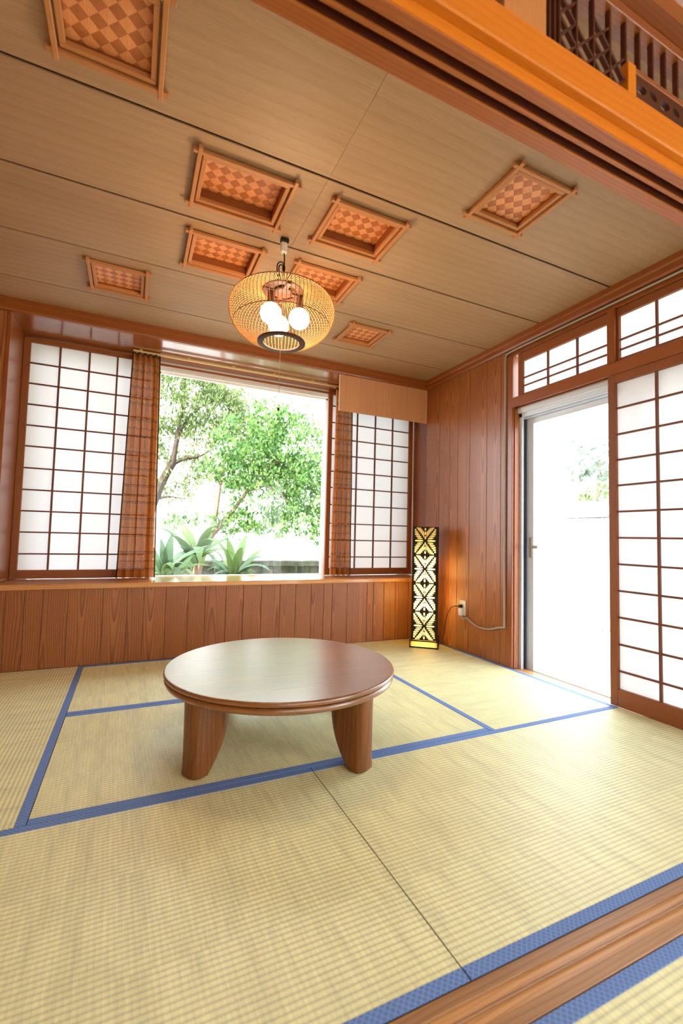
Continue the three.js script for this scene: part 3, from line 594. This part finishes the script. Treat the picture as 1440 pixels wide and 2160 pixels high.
// ------------------------------------------------------------------ floor lamp with cut leaf panels
const LAMP_POS = [2.268, 0, -3.185], LAMP_TURN = -0.68;
{
  const t = thing('floor_lamp', 'tall square floor lamp with black cut-out leaf panels glowing in the corner', 'floor lamp', LAMP_POS, LAMP_TURN);
  const w = 0.2, y0 = 0.062, H = 0.93, u = H / 4;
  const s = shapeOf([[-w / 2, 0], [w / 2, 0], [w / 2, H], [-w / 2, H]]);
  const lens = (cx, cy, len, wid, ang, n = 8) => {
    const p = new THREE.Path();
    for (let i = 0; i < n; i++) { const a = i / n * 6.2832, k = Math.sign(Math.cos(a)) * Math.pow(Math.abs(Math.cos(a)), 0.9) * len / 2, q = Math.sin(a) * wid / 2; const X = cx + k * Math.cos(ang) - q * Math.sin(ang), Y = cy + k * Math.sin(ang) + q * Math.cos(ang); i ? p.lineTo(X, Y) : p.moveTo(X, Y); }
    p.closePath(); s.holes.push(p);
  };
  for (let k = 0; k < 4; k++) {
    const cy = (k + 0.5) * u;
    for (const sx of [-1, 1]) for (const sy of [-1, 1]) {
      const put = (x, y, l, wd, a) => lens(sx * x, cy + sy * y, l, wd, sx * sy * a);
      for (let i = 0; i < 6; i++) { // slits that fan out on both sides of a rib running to the corner
        const f = i / 5, vx = mix(0.016, 0.07, f), vy = mix(0.022, 0.096, f), a = mix(0.12, 0.26, f), b = mix(1.52, 1.4, f);
        const la = Math.min(0.05, (0.0885 - vx - 0.003) / Math.cos(a)), lb = Math.min(0.06, (u / 2 - 0.004 - vy - 0.004) / Math.sin(b));
        put(vx + 0.003 + la / 2 * Math.cos(a), vy - 0.0045 + la / 2 * Math.sin(a) * 0.6, la, 0.0098, a * 0.8);
        if (lb > 0.008) put(vx - 0.0035 + lb / 2 * Math.cos(b), vy + 0.004 + lb / 2 * Math.sin(b), lb, 0.0078, b);
      }
    }
    for (const sx of [-1, 1]) { lens(sx * 0.05, cy, 0.072, 0.015, 0); lens(0, cy + sx * 0.026, 0.03, 0.01, 1.57); lens(0, cy + sx * 0.062, 0.032, 0.012, 1.57); lens(0, cy + sx * 0.096, 0.024, 0.013, 1.57); }
  }
  const panel = new THREE.ExtrudeGeometry(s, { depth: 0.0025, bevelEnabled: false, curveSegments: 4 });
  for (let k = 0; k < 4; k++) { const m = mesh('leaf_panel', panel, M.blackMetal, t); m.rotation.y = k * Math.PI / 2; m.position.set(Math.sin(k * Math.PI / 2) * (w / 2 - 0.003), y0, Math.cos(k * Math.PI / 2) * (w / 2 - 0.003)); }
  for (const [a, b] of [[-1, -1], [1, -1], [1, 1], [-1, 1]]) mesh('corner_post', B(a * w / 2 - 0.004, a * w / 2 + 0.004, 0.0, y0 + H + 0.003, b * w / 2 - 0.004, b * w / 2 + 0.004, 0.001, 1), M.blackMetal, t);
  const shade = phy({ color: new THREE.Color(1, 0.8, 0.4), roughness: 1, transmission: 0.6, thickness: 0, side: THREE.DoubleSide, specularIntensity: 0.1 });
  const q = w / 2 - 0.009;
  const inner = []; for (let k = 0; k < 4; k++) { const g = new THREE.PlaneGeometry(q * 2, H + 0.03); g.translate(0, y0 + H / 2 - 0.018, q); g.rotateY(k * Math.PI / 2); inner.push(g.toNonIndexed()); }
  mesh('amber_diffuser', merge(inner), shade, t, 'amber translucent sheet behind the cut panels');
  const bw = 0.112, base = [];
  for (const yy of [0.006, 0.058]) for (const s2 of [-1, 1]) { base.push(B(-bw, bw, yy - 0.005, yy + 0.005, s2 * bw - 0.005, s2 * bw + 0.005, 0.001), B(s2 * bw - 0.005, s2 * bw + 0.005, yy - 0.005, yy + 0.005, -bw + 0.005, bw - 0.005, 0.001)); }
  for (const a of [-1, 1]) for (const b of [-1, 1]) base.push(B(a * bw - 0.004, a * bw + 0.004, 0, 0.06, b * bw - 0.004, b * bw + 0.004));
  mesh('base_frame', merge(base), M.blackMetal, t);
  const bg = []; for (let k = 0; k < 4; k++) { const g = new THREE.PlaneGeometry(bw * 2 - 0.01, 0.042); g.translate(0, 0.032, bw - 0.003); g.rotateY(k * Math.PI / 2); bg.push(g.toNonIndexed()); }
  mesh('base_diffuser', merge(bg), shade, t);
  mesh('top_plate', B(-w / 2, w / 2, y0 + H - 0.004, y0 + H, -w / 2, w / 2, 0.001), M.blackMetal, t);
  const stem = mesh('bulb_stem', new THREE.CylinderGeometry(0.007, 0.007, 0.66, 10).translate(0.03, 0.35, -0.03), M.blackMetal, t);
  for (const [yy, I] of [[0.635, 0.6], [0.36, 0.6], [0.08, 0.07]]) {
    const b = mesh('bulb', new THREE.SphereGeometry(yy < 0.1 ? 0.014 : 0.028, 16, 12), bulbGlow, t); b.position.set(0, yy, 0);
    const l = new THREE.PointLight(new THREE.Color(1, 0.78, 0.5), I, 0, 2); l.position.set(0, yy, 0); l.castShadow = true; l.shadow.radius = 1; t.add(l);
  }
  void stem;
}
// outlet, plugs and cables on the right wall
{
  const X = XR, o = thing('wall_outlet', 'cream wall outlet with plugs between the floor lamp and the door', 'outlet', [X - 0.004, 0.345, -2.925], -Math.PI / 2);
  mesh('cover_plate', cbox(0, 0, 0, 0.072, 0.12, 0.008, 0.003), M.plastic, o);
  mesh('socket', cbox(0, 0.012, 0.005, 0.024, 0.03, 0.004, 0.001), M.grey, o);
  mesh('black_plug', merge([cbox(-0.004, 0.012, 0.02, 0.026, 0.022, 0.03, 0.004)]), M.black, o);
  mesh('white_plug', merge([cbox(0.004, -0.03, 0.02, 0.034, 0.062, 0.034, 0.008)]), M.alumWhite, o);
  const a = mesh('lamp_cord', tube([[X - 0.03, 0.357, -2.93], [X - 0.07, 0.352, -2.96], [X - 0.09, 0.3, -3.0], [X - 0.085, 0.2, -3.04], [X - 0.08, 0.09, -3.07], [X - 0.085, 0.03, -3.1]], 0.0032, 50, 7), M.black);
  tag(a, 'thin black cord sagging from the wall outlet to the floor lamp', 'cord');
  const b = thing('grey_cable', 'grey cable clipped up the wall beside the door, running above the transom screens', 'cable', [X - 0.012, 0.28, -2.465]);
  const L = (pts) => pts.map(([x, y, z]) => [x - (X - 0.012), y - 0.28, z + 2.465]);
  mesh('loose_cable', tube(L([[X - 0.02, 0.285, -2.925], [X - 0.016, 0.268, -2.91], [X - 0.016, 0.262, -2.888], [X - 0.012, 0.272, -2.87], [X - 0.012, 0.255, -2.82], [X - 0.012, 0.228, -2.74], [X - 0.01, 0.232, -2.62], [X - 0.01, 0.262, -2.52], [X - 0.012, 0.272, -2.47]]), 0.0065, 60, 8), M.grey, b);
  mesh('cable_cover', merge([B(-0.006, 0.008, -0.01, 1.96, -0.006, 0.006, 0.002, 1)]), M.grey, b);
  mesh('cable_run', tube(L([[X - 0.012, 2.235, -2.465], [X - 0.014, 2.258, -2.455], [X - 0.014, 2.264, -2.42], [X - 0.014, 2.264, -1.8], [X - 0.014, 2.264, -0.8]]), 0.0065, 60, 8), M.grey, b);
}

// ------------------------------------------------------------------ openwork transom above the picture rail
{
  const t = thing('openwork_transom', 'carved openwork wooden transom of thin bars and crossing diagonals above the golden rail', 'transom', [1.5, 1.9, -0.69]);
  const D = 0.014, lat = std({ map: T.shoji, color: 0x8a6a5a, roughness: 0.5 });
  const bx = (x0, x1, y0, y1, d = D, mat = lat, name = 'bar') => mesh(name, B(x0 - 1.5, x1 - 1.5, y0 - 1.9, y1 - 1.9, -d / 2, d / 2, 0.0015), mat, t);
  bx(XL + 0.02, XR - 0.02, 1.9105, 1.935, 0.03, M.trim, 'frame_rail'); bx(XL + 0.02, XR - 0.02, 2.212, 2.239, 0.03, M.trim, 'frame_rail');
  bx(0.66, 0.785, 1.936, 2.211, 0.03, M.stick, 'frame_post');
  for (const x of [0.79, 0.806, 0.822, 0.838]) bx(x - 0.003, x + 0.003, 1.936, 2.211);
  const xs = [0.895, 0.955, 1.015, 1.075, 1.13, 1.185, 1.24, 1.295, 1.35, 1.41, 1.47, 1.53, 1.59, 1.65];
  for (const x of xs) bx(x - 0.0035, x + 0.0035, x > 1.07 ? 2.1 : 1.936, 2.211);
  const diag = (xa, ya, xb, yb) => {
    const L = Math.hypot(xb - xa, yb - ya), g = cbox(0, 0, 0, L, 0.006, D * 0.8, 0.001, 0); g.rotateZ(Math.atan2(yb - ya, xb - xa)); g.translate((xa + xb) / 2 - 1.5, (ya + yb) / 2 - 1.9, 0);
    mesh('diagonal_bar', g, lat, t);
  };
  for (let i = 0; i < 4; i++) for (const y of [1.945, 2.0, 2.055, 2.11]) {
    const a = [0.838, 0.895, 0.955, 1.015, 1.07][i], b = [0.838, 0.895, 0.955, 1.015, 1.07][i + 1];
    if (i % 2 ? y < 2.09 : true) { diag(a, y, b, y + 0.055); diag(a, y + 0.055, b, y); }
  }
  bx(1.072, 1.104, 1.936, 2.1, 0.026, M.gold, 'frame_post');
  bx(1.104, 1.72, 2.086, 2.1, 0.02, M.shoji, 'frame_rail');
  // carved board with a pierced scroll pattern
  const s = shapeOf([[1.104, 1.936], [1.72, 1.936], [1.72, 2.086], [1.104, 2.086]]);
  const hole = (cx, cy, rx, ry, a) => { const p = new THREE.Path(); for (let i = 0; i < 16; i++) { const q = i / 16 * 6.2832, X = rx * Math.cos(q), Y = ry * Math.sin(q); const u = cx + X * Math.cos(a) - Y * Math.sin(a), v = cy + X * Math.sin(a) + Y * Math.cos(a); i ? p.lineTo(u, v) : p.moveTo(u, v); } p.closePath(); s.holes.push(p); };
  for (let i = 0; i < 6; i++) { const x = 1.135 + i * 0.1; hole(x, 2.055, 0.022, 0.012, 0.3); hole(x + 0.05, 2.06, 0.016, 0.01, -0.4); hole(x - 0.012, 1.998, 0.007, 0.026, 0.35); hole(x + 0.022, 2.002, 0.01, 0.024, -0.3); hole(x + 0.055, 2.0, 0.009, 0.02, 0.2); hole(x + 0.01, 1.953, 0.024, 0.008, 0.1); hole(x + 0.057, 1.955, 0.014, 0.008, -0.3); }
  const g = new THREE.ExtrudeGeometry(s, { depth: 0.012, bevelEnabled: false }); g.translate(-1.5, -1.9, -0.006); mesh('carved_board', uvBox(g, 0), lat, t);
}

// ------------------------------------------------------------------ the garden
struct('ground', merge([B(-9, 12.5, -0.75, -0.4, -8.4, ZB - 0.25), B(XR + 0.28, 12.5, -0.75, -0.4, ZB - 0.25, 8)]), std({ color: new THREE.Color(0.5, 0.5, 0.44), roughness: 1 }));
{
  const moss = tex(512, 256, (u, v) => {
    const x = u * 3, y = v * 1.5, streak = nz(x * 9, y * 0.8, 1) * 0.5 + nz(x * 30, y * 2, 2) * 0.3, blot = nz(x * 4, y * 4, 4);
    const k = clamp(0.55 + streak * 0.75 + blot * 0.45), g = clamp(nz(x * 3, y * 3, 8) * 1.2);
    return [mix(38, 150, k) - 14 * g, mix(40, 150, k), mix(34, 128, k) - 24 * g];
  }, { su: 3, sv: 1.5 });
  const blockMat = [0xc8c8c4, 0xb0aea8, 0xa4a49c].map((c) => std({ map: moss, color: c, roughness: 0.95 }));
  const w = structure('wall_garden', 'mossy concrete block wall at the back of the garden');
  mesh('coping', B(-3, 6.4, 0.42, 0.5, -7.02, -6.7, 0.008, 0), blockMat[0], w);
  for (let r = 0; r < 4; r++) for (let i = 0; i < 24; i++) { const x = -3 + i * 0.4 + (r & 1 ? -0.2 : 0); mesh('block', B(x + 0.004, x + 0.396, -0.4 + r * 0.205, -0.4 + r * 0.205 + 0.2, -6.94, -6.78, 0.006, 0), blockMat[(i * 7 + r * 3) % 3], w); }
  const v = structure('wall_side', 'white garden wall with a stepped top seen through the glass door'), white = std({ color: 0xf2f0ea, roughness: 0.9 });
  mesh('wall_body', B(8, 8.2, -0.4, 1.36, -9, 3, 0.005, 2), white, v); mesh('coping', B(7.94, 8.26, 1.38, 1.44, -9, 3, 0.01, 2), std({ color: 0x77777a, roughness: 0.9 }), v); mesh('top_course', B(7.98, 8.22, 1.64, 1.69, -9, 3, 0.01, 2), std({ color: 0x77777a, roughness: 0.9 }), v); mesh('upper_course', B(8.03, 8.17, 1.44, 1.66, -9, 3, 0.005, 2), white, v);
  const p = structure('pillar_outside', 'white rendered pillar of the veranda'); mesh('pillar', B(4.05, 4.3, -0.4, 3.0, -3.85, -3.45, 0.01, 1), white, p);
}
const bark = std({ color: new THREE.Color(0.07, 0.05, 0.038), roughness: 0.95 }), barkPale = std({ color: new THREE.Color(0.17, 0.115, 0.07), roughness: 0.95 });
const leafMat = (c, t = 0.45) => phy({ color: new THREE.Color(...c), roughness: 0.75, transmission: t, thickness: 0, side: THREE.DoubleSide, specularIntensity: 0.3 });
function leafGeo(l, w) { const g = new THREE.BufferGeometry(); g.setAttribute('position', new THREE.Float32BufferAttribute([0, 0, 0, -w / 2, l * 0.4, 0.02 * l, w / 2, l * 0.4, 0.02 * l, 0, l, -0.06 * l], 3)); g.setIndex([0, 2, 1, 1, 2, 3]); g.computeVertexNormals(); return g; }
function foliage(parent, clusters, geo, mat, tints, seed) {
  const q = rng(seed), pts = [];
  for (const [x, y, z, r, n] of clusters) for (let i = 0; i < n; i++) { const a = q() * 6.283, c = q() * 2 - 1, k = Math.pow(q(), 0.5) * r, sn = Math.sqrt(1 - c * c); pts.push([x + Math.cos(a) * sn * k, y + c * k * 0.8, z + Math.sin(a) * sn * k]); }
  const m = new THREE.InstancedMesh(geo, mat, pts.length), d = new THREE.Object3D(), col = new THREE.Color();
  pts.forEach((p, i) => { d.position.set(...p); d.rotation.set(q() * 2.6 - 0.6, q() * 6.283, q() * 2 - 1); d.scale.setScalar(0.65 + 0.7 * q()); d.updateMatrix(); m.setMatrixAt(i, d.matrix); const t = tints[Math.floor(q() * tints.length)], k = 0.8 + 0.45 * q(); m.setColorAt(i, col.setRGB(t[0] * k, t[1] * k, t[2] * k)); });
  m.name = 'foliage'; m.userData.kind = 'stuff'; m.castShadow = m.receiveShadow = true; parent.add(m);
}
function tree(name, label, base, limbs, mat, clusters, geo, lmat, tints, seed) {
  const t = thing(name, label, 'tree', base);
  for (const [n, pts, r0, r1] of limbs) mesh(n, limb(pts.map((p) => p.map((v, k) => v - base[k])), r0, r1), mat, t);
  foliage(t, clusters.map(([x, y, z, r, n]) => [x - base[0], y - base[1], z - base[2], r, n]), geo, lmat, tints, seed);
}
{ // broad-leaved tree behind the plants
  const q = rng(5), cl = [];
  const blobs = [[1.75, 1.55, 0.72, 0.7], [2.1, 2.1, 0.62, 0.62], [1.35, 2.0, 0.55, 0.55], [2.25, 1.45, 0.45, 0.6], [1.2, 1.05, 0.34, 0.2], [1.75, 2.5, 0.35, 0.3], [2.5, 1.0, 0.16, 0.3], [1.7, 1.05, 0.3, 0.15], [0.6, 1.05, 0.25, 0.12]];
  for (const [x, y, rx, ry] of blobs) { const n = Math.round(rx * ry * 440); for (let i = 0; i < n; i++) { const a = q() * 6.283, k = Math.sqrt(q()); cl.push([x + Math.cos(a) * k * rx, y + Math.sin(a) * k * ry, -6.2 + (q() - 0.5) * 1.2 * rx, 0.09 + 0.05 * q(), 20]); } }
  tree('broadleaf_tree', 'bright green leafy tree with a forked leaning trunk, behind the long-leaved plants', [0.74, -0.4, -6.2],
    [['trunk', [[0.74, -0.42, -6.2], [0.78, 0.3, -6.2], [0.88, 0.68, -6.2], [0.97, 0.9, -6.2]], 0.075, 0.05], ['branch', [[0.96, 0.88, -6.2], [1.01, 1.18, -6.2], [1.04, 1.44, -6.22], [1.1, 1.9, -6.25]], 0.042, 0.014], ['branch', [[0.95, 0.86, -6.2], [1.17, 1.13, -6.16], [1.41, 1.5, -6.1], [1.62, 1.78, -6.05], [1.9, 2.0, -6.0]], 0.042, 0.012], ['branch', [[1.4, 1.48, -6.1], [1.65, 1.55, -6.0], [1.95, 1.35, -5.95]], 0.018, 0.007], ['branch', [[1.1, 1.85, -6.25], [1.4, 2.3, -6.3], [1.7, 2.55, -6.2]], 0.014, 0.006]],
    barkPale, cl, leafGeo(0.064, 0.034), leafMat([1, 1, 1], 0.5), [[0.19, 0.36, 0.1], [0.23, 0.42, 0.11], [0.3, 0.46, 0.14], [0.12, 0.27, 0.09], [0.07, 0.17, 0.06]], 77);
}
{ // feathery tree at the left
  const q = rng(9), cl = [];
  const blobs = [[0.45, 2.85, 0.6, 0.5], [1.0, 2.75, 0.6, 0.45], [0.35, 2.15, 0.5, 0.35], [1.1, 2.35, 0.5, 0.25], [0.6, 3.25, 0.7, 0.3], [1.6, 2.6, 0.35, 0.25], [0.5, 1.55, 0.4, 0.2], [1.2, 3.0, 0.4, 0.25], [1.7, 2.15, 0.3, 0.3], [1.0, 1.85, 0.35, 0.2]];
  for (const [x, y, rx, ry] of blobs) { const n = Math.round(rx * ry * 420); for (let i = 0; i < n; i++) { const a = q() * 6.283, k = Math.sqrt(q()); cl.push([x + Math.cos(a) * k * rx, y + Math.sin(a) * k * ry, -6.9 + (q() - 0.5) * rx, 0.1 + 0.08 * q(), 30]); } }
  tree('feathery_tree', 'feathery olive-green tree with dark crooked branches at the left of the window view', [-0.1, -0.4, -6.6],
    [['trunk', [[-0.1, -0.42, -6.6], [0.05, 0.6, -6.7], [0.26, 1.34, -6.8], [0.37, 1.65, -6.8], [0.48, 1.89, -6.8]], 0.1, 0.055], ['branch', [[0.48, 1.88, -6.8], [0.52, 2.21, -6.8], [0.58, 2.7, -6.8], [0.59, 3.2, -6.8]], 0.045, 0.015], ['branch', [[0.47, 1.87, -6.8], [0.65, 1.96, -6.8], [0.82, 2.0, -6.75], [1.0, 2.12, -6.7]], 0.034, 0.01], ['branch', [[0.28, 1.36, -6.8], [0.45, 1.4, -6.8], [0.63, 1.38, -6.75]], 0.026, 0.008], ['branch', [[0.53, 2.3, -6.8], [0.74, 2.66, -6.8], [1.14, 2.95, -6.85]], 0.028, 0.008], ['branch', [[0.3, 1.5, -6.8], [0.2, 1.9, -6.8], [0.26, 2.4, -6.8], [0.1, 2.8, -6.8]], 0.035, 0.01]],
    bark, cl, leafGeo(0.07, 0.022), leafMat([1, 1, 1], 0.5), [[0.23, 0.32, 0.12], [0.28, 0.37, 0.15], [0.18, 0.28, 0.1], [0.34, 0.4, 0.19], [0.12, 0.18, 0.07]], 78);
}
{ // tree beyond the white wall, seen through the glass door
  const q = rng(12), cl = [];
  for (let i = 0; i < 46; i++) cl.push([9.6 + (q() - 0.5) * 0.8, 2.8 + (q() - 0.5) * 1.1, -6.9 + (q() - 0.5) * 2.6, 0.2, 20]);
  tree('distant_tree', 'pale hazy tree above the white wall, seen through the glass door', [9.7, -0.4, -6.9], [['trunk', [[9.7, -0.42, -6.9], [9.65, 1.2, -6.9], [9.6, 2.8, -6.8]], 0.1, 0.04]], barkPale, cl, leafGeo(0.13, 0.07), leafMat([1, 1, 1], 0.4), [[0.19, 0.25, 0.2], [0.22, 0.28, 0.22]], 81);
  const c2 = []; for (let i = 0; i < 26; i++) c2.push([8.7 + (q() - 0.5) * 0.5, 1.85 + (q() - 0.5) * 0.4, -6.1 + (q() - 0.5) * 1.2, 0.16, 16]);
  tree('garden_shrub', 'yellow-green shrub just above the white wall, seen through the glass door', [8.7, -0.4, -6.1], [['stem', [[8.7, -0.42, -6.1], [8.72, 0.8, -6.1], [8.7, 1.7, -6.1]], 0.05, 0.02]], barkPale, c2, leafGeo(0.14, 0.05), leafMat([1, 1, 1], 0.4), [[0.24, 0.3, 0.16], [0.2, 0.28, 0.15]], 83);
}
// long-leaved plants under the window
const bladeMats = [[0.1, 0.2, 0.08], [0.16, 0.28, 0.09], [0.22, 0.33, 0.12], [0.13, 0.23, 0.13]].map((c) => phy({ color: new THREE.Color(...c), roughness: 0.5, transmission: 0.3, thickness: 0, side: THREE.DoubleSide, specularIntensity: 0.4 }));
function blade(L, W, bend, fold) { // grows up +y, bends towards +z
  const n = 10, pos = [], idx = [];
  for (let i = 0; i <= n; i++) { const s = i / n, w = W * Math.pow(Math.sin(Math.PI * (0.12 + 0.88 * s)), 0.8) * (1 - 0.15 * s) / 2, a = bend * s * s, y = L * s * Math.cos(a * 0.6), z = L * s * Math.sin(a * 0.6); for (const k of [-1, 0, 1]) pos.push(k * w, y, z + (k ? fold * w : 0)); if (i) { const b = i * 3; idx.push(b - 3, b, b - 2, b - 2, b, b + 1, b - 2, b + 1, b - 1, b - 1, b + 1, b + 2); } }
  const g = new THREE.BufferGeometry(); g.setAttribute('position', new THREE.Float32BufferAttribute(pos, 3)); g.setIndex(idx); g.computeVertexNormals(); return g;
}
const blades = [blade(0.5, 0.115, 0.9, 0.5), blade(0.42, 0.125, 1.6, 0.4), blade(0.58, 0.1, 0.5, 0.6), blade(0.36, 0.12, 2.2, 0.4)];
for (const [x, z, y, n, sc, seed, label] of [
  [0.3, -4.55, 0.46, 20, 0.9, 1, 'long-leaved garden plant at the left corner of the window, next to the curtain'],
  [0.68, -5.4, 0.6, 24, 1.2, 2, 'tallest long-leaved garden plant, in front of the forked trunk'],
  [0.95, -4.6, 0.46, 20, 0.9, 3, 'long-leaved garden plant leaning right in front of the mossy wall']]) {
  const q = rng(seed * 31), t = thing('long_leaved_plant', label, 'plant', [x, -0.4, z], 0, 'plants under the bay window');
  mesh('stem', limb([[0, 0, 0], [0.01, 0.35, 0], [0, y + 0.42, 0]], 0.03, 0.022, 8, 7), barkPale, t);
  for (let i = 0; i < n; i++) { const m = mesh('leaf', blades[i % 4], bladeMats[(i * 3 + seed) % 4], t); m.position.set(0, y + 0.34 + 0.1 * q(), 0); m.scale.setScalar(sc * (0.75 + 0.4 * q())); m.rotation.order = 'YXZ'; m.rotation.set(0.12 + 0.85 * Math.pow(q(), 0.8), i * 2.4 + q(), 0); }
}
{
  const g = new THREE.IcosahedronGeometry(0.16, 2), p = g.attributes.position; for (let i = 0; i < p.count; i++) { const k = 1 + 0.25 * nz(p.getX(i) * 9, p.getY(i) * 9, p.getZ(i) * 9); p.setXYZ(i, p.getX(i) * k, p.getY(i) * k * 0.7, p.getZ(i) * k); } g.computeVertexNormals();
  const s = mesh('garden_stone', g, M.concrete); s.position.set(6.4, -0.31, -4.55); tag(s, 'small grey stone on the bright terrace outside the glass door', 'stone');
}

renderer.render(scene, camera);
